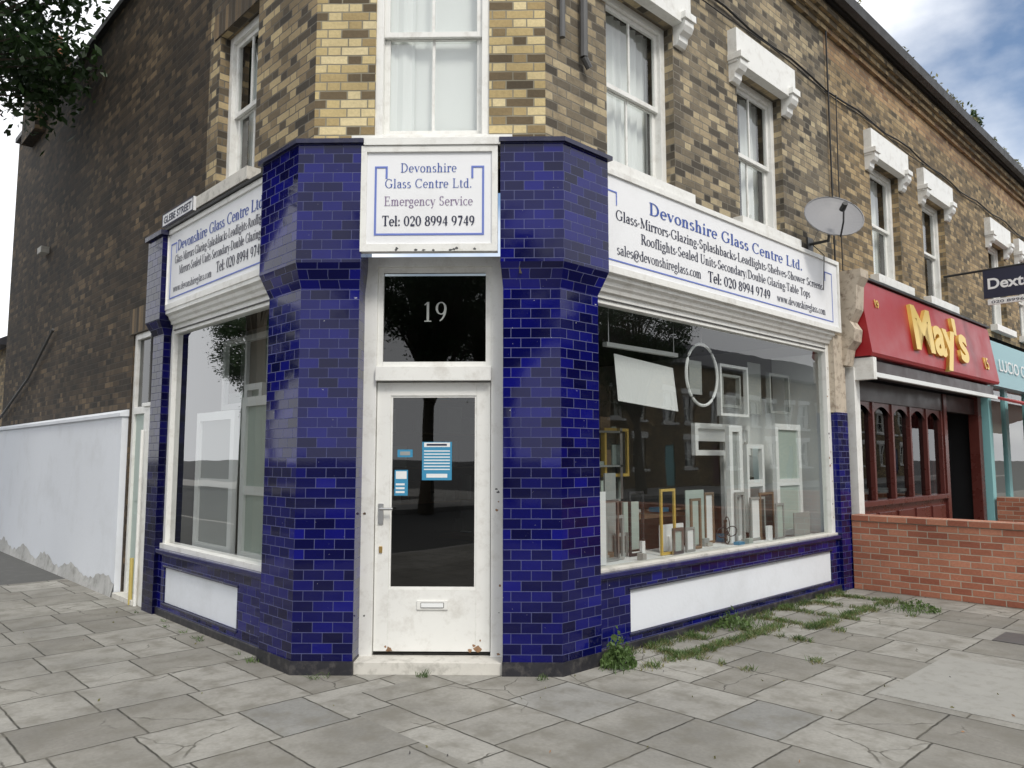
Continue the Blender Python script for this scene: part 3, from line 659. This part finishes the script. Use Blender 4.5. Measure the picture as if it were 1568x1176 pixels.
def wb(mb,x0,x1,y0,y1,z0,z1,mat): mb.box(FW,x0,x1,-y1,-y0,z0,z1,mat)
wb(ch,2.80,3.42,14.7,15.7,7.2,8.42,'brick_left_sooty'); wb(ch,2.73,3.48,14.63,15.77,8.42,8.50,'brick_left_sooty'); wb(ch,2.77,3.45,14.67,15.73,8.50,8.58,'brick_left_sooty')
for y in (14.95,15.4): ch.tube([(3.1,y,8.58),(3.1,y,9.05)],[.13,.10],'terracotta',12)
ch.make('chimney',shop)
ww=empty('rendered_wall'); m=MB()
m.box(FL,-34,-9.65,-.1,.07,0,2.08,'white_render'); m.sweep(FL,[(-.1,2.08),(.10,2.08),(.10,2.12),(.02,2.16),(-.1,2.16)],-34,-9.63,'white_render')
prev=None
for i in range(240):
    u=-9.65-i*.1; h=.13+.06*math.sin(i*.45)+random.random()*.06
    if prev: m.poly([FL.P(prev[0],.11,-.01),FL.P(u,.11,-.01),FL.P(u,.075,h),FL.P(prev[0],.075,prev[1])],[(0,0)]*4,'grey_render')
    prev=(u,h)
m.make('render',ww,recalc=False)
sn=empty('street_name_sign'); m=MB(); m.box(FL,-8.72,-7.84,.0,.03,4.15,4.30,'white_board')
for x in ((-8.72,-7.84,4.15,4.16),(-8.72,-7.84,4.29,4.30),(-8.72,-8.71,4.16,4.29),(-7.85,-7.84,4.16,4.29)): m.box(FL,*x[:2],.03,.034,*x[2:],'ink_navy')
m.make('plate',sn); text('name',sn,FL,'GLEBE STREET',-8.28,.032,4.185,.11,'ink_navy',.78,offset=.002)
sd=empty('satellite_dish'); m=MB()
c=Vector((8.76,3.70,4.38)); nrm=Vector((-.55,-.58,.42)).normalized()
ax=Vector((0,0,1)).cross(nrm).normalized(); ay=nrm.cross(ax)
rings=[]; n=32
for k in range(7):
    r=.34*k/6; rings.append([c+ax*(r*math.cos(t*2*math.pi/n))+ay*(r*.92*math.sin(t*2*math.pi/n))+nrm*(.5*r*r) for t in range(n)])
for ra,rb in zip(rings,rings[1:]):
    for t in range(n):
        m.poly([ra[t],ra[(t+1)%n],rb[(t+1)%n],rb[t]],[(0,0)]*4,'dish_grey')
m.tube([p for p in rings[-1]]+[rings[-1][0]],.008,'dish_grey',5)
lnb=c+nrm*.30-ay*.10
m.tube([c-ay*.33+nrm*.05,c-ay*.24+nrm*.2,lnb],.010,'gutter_black',6); m.tube([lnb-nrm*.05,lnb+nrm*.05],[.035,.03],'gutter_black',10)
m.tube([c-nrm*.02,c-nrm*.08,Vector((8.98,3.85,4.2)),Vector((8.98,4.09,4.2))],.02,'pipe_grey'); m.box(FR,8.91,9.05,0,.02,4.12,4.28,'pipe_grey')
m.make('dish',sd,recalc=False)

# ================================================================ NEIGHBOURS
def eaves(mb,u0,u1):
    for o_,z in ((.05,7.35),(.10,7.43),(.15,7.51)): mb.box(FR,u0,u1,-.1,o_,z+DZ,z+.078+DZ,'brick_orange' if z<7.4 else 'brick_yellow')
    mb.box(FR,u0,u1,-.1,.12,7.588+DZ,7.69+DZ,'brick_yellow')
def upper(mb,G,T,u0,u1,wins,mat):
    wall(mb,FR,u0,u1,3.9,6.9,wins,mat)
    mb.quad(FR,u0,u1,0,6.9,7.35+DZ,'brick_orange'); eaves(mb,u0,u1)
    for i,h in enumerate(wins):
        sash(T,G,FR,*h,cur=('split','half','full')[i%3],bar=False); lintel(T,FR,h[0],h[1],h[3]); T.box(FR,h[0]-.14,h[1]+.14,-.1,.12,h[2]-.12,h[2],'white_paint')
rest=empty('restaurant_building'); W=MB();G=MB();T=MB()
upper(W,G,T,XE,15.8,[(11.0,12.1,4.14,5.85),(13.12,14.22,4.14,5.85)],'brick_yellow')
W.quad(FR,XE,15.8,-.02,2.9,3.9,'brick_yellow')
W.make('walls',rest,recalc=False)
T.box(FR,9.86,10.02,-.1,.12,0,2.75,'white_paint'); 
T.box(FR,10.02,13.6,-.1,.0,0,.12,'dark_wood')
T.box(FR,10.02,13.6,-.1,-.02,.12,.95,'maroon_wood')
for i in range(5): T.box(FR,10.12+i*.7,10.70+i*.7,-.02,.0,.22,.85,'maroon_wood')
T.box(FR,10.02,13.6,-.1,.04,.95,1.02,'maroon_wood')
for i in range(6): T.box(FR,10.02+i*.7,10.08+i*.7,-.1,.0,1.02,2.35,'maroon_wood')
T.box(FR,10.02,15.5,-.1,.0,2.35,2.62,'dark_wood'); 
for i in range(5):
    a_=10.08+i*.7; b_=a_+.64; pr=[]
    for k in range(9):
        t=k/8; pr.append((a_+(b_-a_)*t, 2.18+.12*math.sin(math.pi*t)))
    for (x0,y0),(x1,y1) in zip(pr,pr[1:]): T.poly([FR.P(x0,-.02,y0),FR.P(x1,-.02,y1),FR.P(x1,-.02,2.35),FR.P(x0,-.02,2.35)],[(0,0)]*4,'maroon_wood')
T.box(FR,13.6,13.75,-.1,.02,0,2.62,'maroon_wood'); T.box(FR,15.3,15.5,-.1,.06,0,2.8,'maroon_wood'); T.box(FR,14.6,14.7,-.6,-.5,0,2.35,'maroon_wood')
T.box(FR,13.75,14.6,-.56,-.5,0,.7,'maroon_wood'); T.box(FR,14.7,15.3,-.56,-.5,0,2.35,'dark_wood')
G.quad(FR,10.1,13.6,-.06,1.02,2.35,'glass_dark'); G.quad(FR,13.75,14.6,-.53,.7,2.35,'glass_dark')
T.box(FR,10.0,15.5,-2.5,-2.45,0,2.7,'dark_room'); T.box(FR,9.98,10.02,-2.5,-.1,0,2.7,'dark_room'); T.box(FR,15.5,15.54,-2.5,0,0,2.9,'dark_room')
T.box(FR,10.0,15.5,-2.5,-.1,2.62,2.7,'dark_room'); T.box(FR,10.02,15.5,-2.45,-.6,0,.03,'interior_floor')
for i in range(4): T.box(FR,10.6+i*.8,11.1+i*.8,-1.0,-.5,1.05,1.09,'card_white')
T.box(FR,9.95,15.45,.0,.28,2.66,2.84,'dark_wood'); T.box(FR,9.9,15.5,.28,.33,2.62,2.68,'card_white')
T.box(FR,9.88,9.98,.0,.36,2.58,2.86,'white_paint')
T.make('shopfront',rest,bevel=.004); G.make('glazing',rest,recalc=False)
rs=empty('restaurant_sign'); m=MB()
m.sweep(FR,[(0,2.88),(.34,2.88),(.36,2.92),(.22,3.88),(.20,3.90),(0,3.90)],9.86,15.55,'red_fascia')
m.box(FR,9.83,15.58,0,.25,3.902,3.94,'gutter_black')
m.make('fascia',rs,bevel=.005)
tl=-math.atan2(.14,.96)
def on_fascia(z): return .36-(z-2.92)*.14/.96+.01
text('lettering',rs,FR,"May's",12.6,on_fascia(3.13),3.13,.90,'gold',2.45,offset=.028,ext=.04,shear=.1,tilt=tl)
text('small_lettering',rs,FR,"15",14.9,on_fascia(3.1),3.1,.3,'gold',ext=.01,tilt=tl); text('corner_lettering',rs,FR,"19",10.3,on_fascia(3.55),3.55,.16,'gold',ext=.005,tilt=tl)

b3=empty('cafe_building'); W=MB();G=MB();T=MB()
ws=[(x,x+1.1,4.14,5.85) for x in (16.8,18.9,22.6,24.7,28.4,30.5,34,36.2)]
upper(W,G,T,15.8,60,ws,'brick_yellow'); W.quad(FR,15.8,60,-.5,0,3.9,'brick_yellow'); W.make('walls',b3,recalc=False)
T.sweep(FR,[(0,2.9),(.2,2.9),(.14,3.75),(0,3.8)],15.75,21.5,'teal_sign')
T.box(FR,15.6,15.8,0,.15,0,3.9,'teal_paint')
T.box(FR,15.8,21.5,0,.06,0,.7,'teal_paint')
for x in (15.8,17.0,17.1,18.6,20.0,21.4): T.box(FR,x,x+.1,0,.08,.7,2.9,'teal_paint')
T.box(FR,15.9,21.4,-.4,-.38,.7,2.9,'interior_wall'); T.box(FR,15.9,21.4,-.38,.0,.66,.7,'card_white'); G.quad(FR,15.9,21.4,.04,.7,2.9,'glass')
for i in range(12):
    T.sweep(FR,[(.2,2.66),(.22,2.70),(1.1,2.40),(1.1,2.16),(1.08,2.16),(1.08,2.38)],15.6+i*.5,16.1+i*.5,'awning_red')
T.make('shopfront',b3,bevel=.003); G.make('glazing',b3,recalc=False)
text('sign_lettering',b3,FR,'LUCIO CAFE',17.6,.2,3.2,.32,'card_white',2.6,tilt=-.07)
text('awning_lettering',b3,FR,"May's",16.5,1.105,2.22,.16,'card_white')
ea=empty('estate_agent_sign'); FE=Frame((14,0,0),(0,-1,0)); m=MB()
m.box(FE,-3.50,-2.45,-.02,.02,4.16,4.62,'navy_board'); m.box(FE,-3.45,-2.5,-.02,.02,4.05,4.14,'card_white')
m.tube([(14.03,4.09,4.63),(14.03,2.45,4.65)],.02,'gutter_black')
m.make('board',ea); text('name',ea,FE,'Dexters',-3.45,.022,4.31,.24,'white_board',.80,'LEFT',offset=.006); text('phone',ea,FE,'020 8996 4331',-3.40,.022,4.07,.06,'ink_navy',.7,'LEFT')
gw=empty('brick_garden_wall'); m=MB(); FG=Frame((9.62,0,0),(0,-1,0))
m.box(FG,-3.98,1.0,-.215,0,0,.82,'brick_red'); m.box(FG,-3.98,1.01,-.225,.01,.822,.895,'brick_red')
m.make('wall',gw,bevel=.006)
gw=empty('brick_garden_wall'); m=MB(); FG=Frame((15.6,0,0),(0,-1,0)); m.box(FG,-3.9,1.0,-.215,0,0,.9,'brick_red'); m.make('wall',gw,bevel=.006)

# ================================================================ GROUND
g=MB(); S=400
g.poly([(-S,-S,-.13),(S,-S,-.13),(S,S,-.13),(-S,S,-.13)],[(0,0)]*4,'asphalt'); g.make('ground')
pv=empty('pavement'); m=MB()
def flat(mb,x0,x1,y0,y1,z,mat,sw): 
    pts=[(x0,y0),(x1,y0),(x1,y1),(x0,y1)]
    mb.poly([(x,y,z) for x,y in pts],[(y,x) if sw else (x,y) for x,y in pts],mat)
flat(m,2.72,80,-1.5,4.6,0,'paving',True); flat(m,-2.0,2.72,-1.5,11.5,0,'paving',False); flat(m,2.72,4.2,4.6,11.5,0,'paving',False)
flat(m,-2.0,4.0,11.5,60,.0,'asphalt_path',False)
m.make('slabs',pv,recalc=False)
m=MB(); wb(m,5.50,6.90,1.25,2.15,-.02,.004,'concrete_patch'); wb(m,7.8,8.25,1.75,2.05,-.02,.005,'pipe_grey'); m.make('access_cover',pv)
m=MB(); wb(m,-2.15,80,-1.65,-1.5,-.13,.004,'kerb_stone'); wb(m,-2.15,-2.0,-1.5,60,-.13,.004,'kerb_stone'); m.make('kerb',pv,bevel=.01)
m=MB(); wb(m,-80,80,-15.5,-10.5,-.13,0,'kerb_stone'); m.make('far_pavement_slab',pv)
m=MB(); wb(m,-15.5,-11,-10.4,60,-.13,0,'kerb_stone'); m.make('side_pavement_slab',pv)

def terrace(name,F,u0,u1,mat,H=7.2):
    e=empty(name); W=MB();T=MB();G=MB(); holes=[]
    u=u0+.8
    while u+3.6<u1:
        holes+=[(u,u+1.2,1.0,2.6),(u+2.0,u+2.9,.1,2.3),(u,u+1.1,H-3.1,H-1.5),(u+2.0,u+3.0,H-3.1,H-1.5)]; u+=4.6
    wall(W,F,u0,u1,0,H,holes,mat); W.make('walls',e,recalc=False)
    for h in holes:
        if h[2]<.5:
            T.box(F,h[0],h[1],-.12,-.06,h[2],h[3],random.choice(['blue_gloss','maroon_wood','teal_paint','gutter_black'])); 
        else:
            sash(T,G,F,*h,cur='split',bar=False); T.box(F,h[0]-.15,h[1]+.15,-.05,.1,h[2]-.12,h[2],'white_paint'); T.box(F,h[0]-.15,h[1]+.15,-.02,.06,h[3],h[3]+.3,'white_paint')
    T.sweep(F,[(.3,H),(.35,H+.1),(-4,H+2.4),(-8,H+.1),(-8,H)],u0,u1,'slate')
    T.make('trim',e); G.make('glazing',e,recalc=False)
terrace('terraced_house',Frame((0,-15.5,0),(-1,0,0)),-70,6,'brick_yellow',6.6)
terrace('terraced_house',Frame((-30,0,0),(0,1,0)),-8,60,'brick_yellow',6.0)
dh=empty('brick_house'); m=MB()
wb(m,3.4,10,19,32,0,4.0,'brick_yellow'); m.sweep(Frame((3.4,0,0),(0,-1,0)),[(.25,3.95),(.25,4.05),(-3.3,6.0),(-6.8,4.05),(-6.8,3.95)],-32.2,-18.8,'slate'); m.box(Frame((3.4,0,0),(0,-1,0)),-22,-21,0,.05,1.4,2.8,'white_paint'); m.make('house',dh)

# ================================================================ VEGETATION
def leaf(mb,p,size,mat,flat=0):
    d=Vector((random.gauss(0,1),random.gauss(0,1),random.gauss(0,1)*(1-flat)+flat*.3)).normalized(); a=d.orthogonal().normalized(); 
    a=(Matrix.Rotation(random.random()*6.28,3,d)@a); b=d.cross(a)*.55
    s=size*(.6+random.random()*.8)
    mb.poly([p-a*s,p-b*s*.9,p+a*s,p+b*s*.9],[(0,0)]*4,mat)
tr=empty('street_tree'); m=MB()
base=Vector((.1,12.6,0)); top=Vector((.3,12.2,6.0))
m.tube([base,base+Vector((.05,-.1,2)),base+Vector((.1,-.2,4)),top],[.26,.2,.17,.12],'bark',10)
lm=MB(); cc=Vector((.35,11.9,8.75)); cl=[]
for i in range(150):
    while 1:
        v=Vector((random.uniform(-1,1),random.uniform(-1,1),random.uniform(-1,1)))
        if .25<v.length<1: break
    p=cc+Vector((v.x*3.0,v.y*3.0,v.z*3.0)); 
    if p.x>2.55: p.x=2.5-random.random()*.5
    cl.append(p)
cl+= [Vector((.85,11.9,4.9)),Vector((.8,12.1,4.65)),Vector((.95,12.2,5.2)),Vector((.8,11.7,5.6)),Vector((1.0,12.0,5.9)),Vector((.9,12.1,6.3)),Vector((1.0,11.9,6.7))]
for p in cl:
    mid=top.lerp(p,.5)+Vector((random.uniform(-.2,.2),random.uniform(-.2,.2),.15))
    m.tube([base+Vector((.1,-.2,3.2+random.random()*2.6)),mid,p],[.05,.03,.01],'bark',5)
    r=.38+random.random()*.38
    for k in range(190):
        q=Vector((random.gauss(0,1),random.gauss(0,1),random.gauss(0,.7)))*r*.5
        leaf(lm,p+q,.066,'leaves')
t1=m.make('trunk_and_limbs',tr); t2=lm.make('leaves',tr,recalc=False)
for (x,y,rot) in ((-10.5,-6.0,1.2),(-12.5,-11.5,3.0),(-3.5,-11.8,4.4),(12,-11.8,2.2),(27,-11.8,5.2),(-12,10,.5),(-12,24,2.0),(-12,36,1.1)):
    e=empty('street_tree')
    for src,nm in ((t1,'trunk_and_limbs'),(t2,'leaves')):
        ob=bpy.data.objects.new(nm,src.data); scene.collection.objects.link(ob); ob.parent=e
        ob.location=(-base.x,-base.y,0)
    e.location=(x,y,-.1); e.rotation_euler=(0,0,rot); e.scale=(.95,.95,.85)
def weed(name,specs,mat='weed_leaf'):
    m=MB()
    for (x,y,r,h,n,sz,kind) in specs:
        for k in range(n):
            a=random.random()*6.28; rr=r*math.sqrt(random.random())
            px,py=x+rr*math.cos(a),y+rr*math.sin(a)
            if kind=='leaf':
                leaf(m,Vector((px,py,.01+random.random()*h*(1.1-rr/r))),sz,mat,.4)
            else:
                t=Vector((px+random.gauss(0,.03),py+random.gauss(0,.03),h*(.4+random.random()*.8))); b0=Vector((px,py,0)); w=Vector((random.gauss(0,1),random.gauss(0,1),0)).normalized()*.003
                md=b0.lerp(t,.55)+Vector((0,0,h*.15))
                m.poly([b0-w,b0+w,md+w*.8,md-w*.8],[(0,0)]*4,mat); m.poly([md-w*.8,md+w*.8,t],[(0,0)]*3,mat)
    return m.make(name,recalc=False)
weed('weed_plant',[(4.78,3.80,.14,.28,480,.022,'leaf'),(4.70,3.76,.15,.09,50,.02,'grass')])
weed('weed_plant',[(6.6,3.88,.17,.20,280,.018,'leaf'),(6.8,3.82,.18,.09,90,.02,'grass')])
weed('weed_plant',[(8.75,2.95,.19,.12,200,.018,'leaf'),(8.7,3.0,.28,.07,110,.02,'grass')])
sp=[]
for i in range(50):
    sp.append((random.uniform(4.9,9.3),random.uniform(3.92,4.0),.06,.055,22,.02,'grass'))
for k in range(110):
    xj=random.choice([5.4,6.0,6.6,7.2,7.8,8.4,9.0]); y=3.95-abs(random.gauss(0,.45)); sp.append((xj+random.gauss(0,.008),y,.045,.04,20,.02,'grass'))
for k in range(100):
    x=random.uniform(4.9,9.2); y=3.60+.02*random.gauss(0,1)-(.25 if x>7 else 0); sp.append((x,y,.06,.05,18,.02,'grass'))
weed('grass_tufts',sp); 
weed('grass_tufts',[(x+random.gauss(0,.04),y,r*1.3,h*.7,n,s,k) for (x,y,r,h,n,s,k) in sp],'dry_grass')
weed('grass_tufts',[(3.52,4.62,.05,.05,30,.02,'grass'),(4.1,3.95,.05,.04,24,.02,'grass'),(2.95,5.12,.08,.03,30,.02,'grass')]+[(random.uniform(2.75,2.83),random.uniform(5.5,8.8),.03,.03,12,.02,'grass') for _ in range(12)],'weed_leaf')
m=MB()
for k in range(190):
    x=random.uniform(1.5,9); y=random.uniform(1.0,9); 
    if x>2.8 and y>3.85: continue
    if random.random()<.5 and x>3: y=3.85-abs(random.gauss(0,.2))
    leaf(m,Vector((x,y,.008)),.011,random.choice(['dry_grass','peeled_wood','dry_grass','pipe_grey']),.95)
m.make('leaf_litter',recalc=False)
m=MB()
for i in range(40):
    x=random.uniform(10,30); 
    for k in range(25): leaf(m,Vector((x+random.gauss(0,.12),3.80+random.gauss(0,.03),7.76+DZ+abs(random.gauss(0,.04)))),.03,'dry_grass')
for k in range(120): leaf(m,Vector((15.4+random.gauss(0,.2),3.8,7.85+DZ+abs(random.gauss(0,.09)))),.04,'leaves')
m.make('gutter_moss',recalc=False)

# ================================================================ LIGHT / SKY / CAMERA
az=Vector((-.30,-.95)).normalized(); el=math.radians(48)
sd_=Vector((az.x*math.cos(el),az.y*math.cos(el),math.sin(el)))
su=bpy.data.lights.new('sun','SUN'); su.energy=2.1; su.angle=math.radians(14); su.color=(1,.95,.87)
so=bpy.data.objects.new('sun',su); scene.collection.objects.link(so); so.rotation_euler=sd_.to_track_quat('Z','Y').to_euler()
w=bpy.data.worlds.new("World"); scene.world=w; w.use_nodes=True; nt=w.node_tree; nt.nodes.clear()
N=nt.nodes.new; Lk=nt.links.new
sky=N('ShaderNodeTexSky'); sky.sky_type='NISHITA'; sky.sun_disc=False; sky.sun_elevation=el; sky.sun_rotation=math.atan2(az.x,az.y)
tc=N('ShaderNodeTexCoord'); nz=N('ShaderNodeTexNoise'); nz.inputs['Scale'].default_value=2.4; nz.inputs['Detail'].default_value=8; nz.inputs['Roughness'].default_value=.5
mp=N('ShaderNodeMapping'); mp.inputs['Scale'].default_value=(1,1,1.8); Lk(tc.outputs['Generated'],mp.inputs[0]); Lk(mp.outputs[0],nz.inputs['Vector'])
dt=N('ShaderNodeVectorMath'); dt.operation='DOT_PRODUCT'; Lk(tc.outputs['Generated'],dt.inputs[0]); dt.inputs[1].default_value=Vector((.86,.25,.45)).normalized()
mr=N('ShaderNodeMapRange'); Lk(dt.outputs['Value'],mr.inputs[0]); mr.inputs[1].default_value=.5; mr.inputs[2].default_value=.98; mr.inputs[3].default_value=.38; mr.inputs[4].default_value=-.025
ad=N('ShaderNodeMath'); ad.operation='ADD'; Lk(nz.outputs[0],ad.inputs[0]); Lk(mr.outputs[0],ad.inputs[1])
cr=N('ShaderNodeValToRGB'); cr.color_ramp.elements[0].position=.40; cr.color_ramp.elements[1].position=.60; Lk(ad.outputs[0],cr.inputs[0])
mx=N('ShaderNodeMix'); mx.data_type='RGBA'; Lk(cr.outputs[0],mx.inputs[0]); Lk(sky.outputs[0],mx.inputs[6]); mx.inputs[7].default_value=(8.7,8.85,9.1,1)
bg=N('ShaderNodeBackground'); bg.inputs['Strength'].default_value=.15; Lk(mx.outputs[2],bg.inputs[0])
ow=N('ShaderNodeOutputWorld'); Lk(bg.outputs[0],ow.inputs[0])
scene.view_settings.view_transform='Standard'; scene.view_settings.look='None'; scene.view_settings.exposure=0
cam=bpy.data.cameras.new('camera'); cam.sensor_width=36; cam.lens=26.82; cam.clip_end=2000; cam.clip_start=.05
co=bpy.data.objects.new('camera',cam); scene.collection.objects.link(co); co.location=(0,0,1.6); co.rotation_euler=(math.radians(95.48),0,math.radians(-43.8))
scene.camera=co
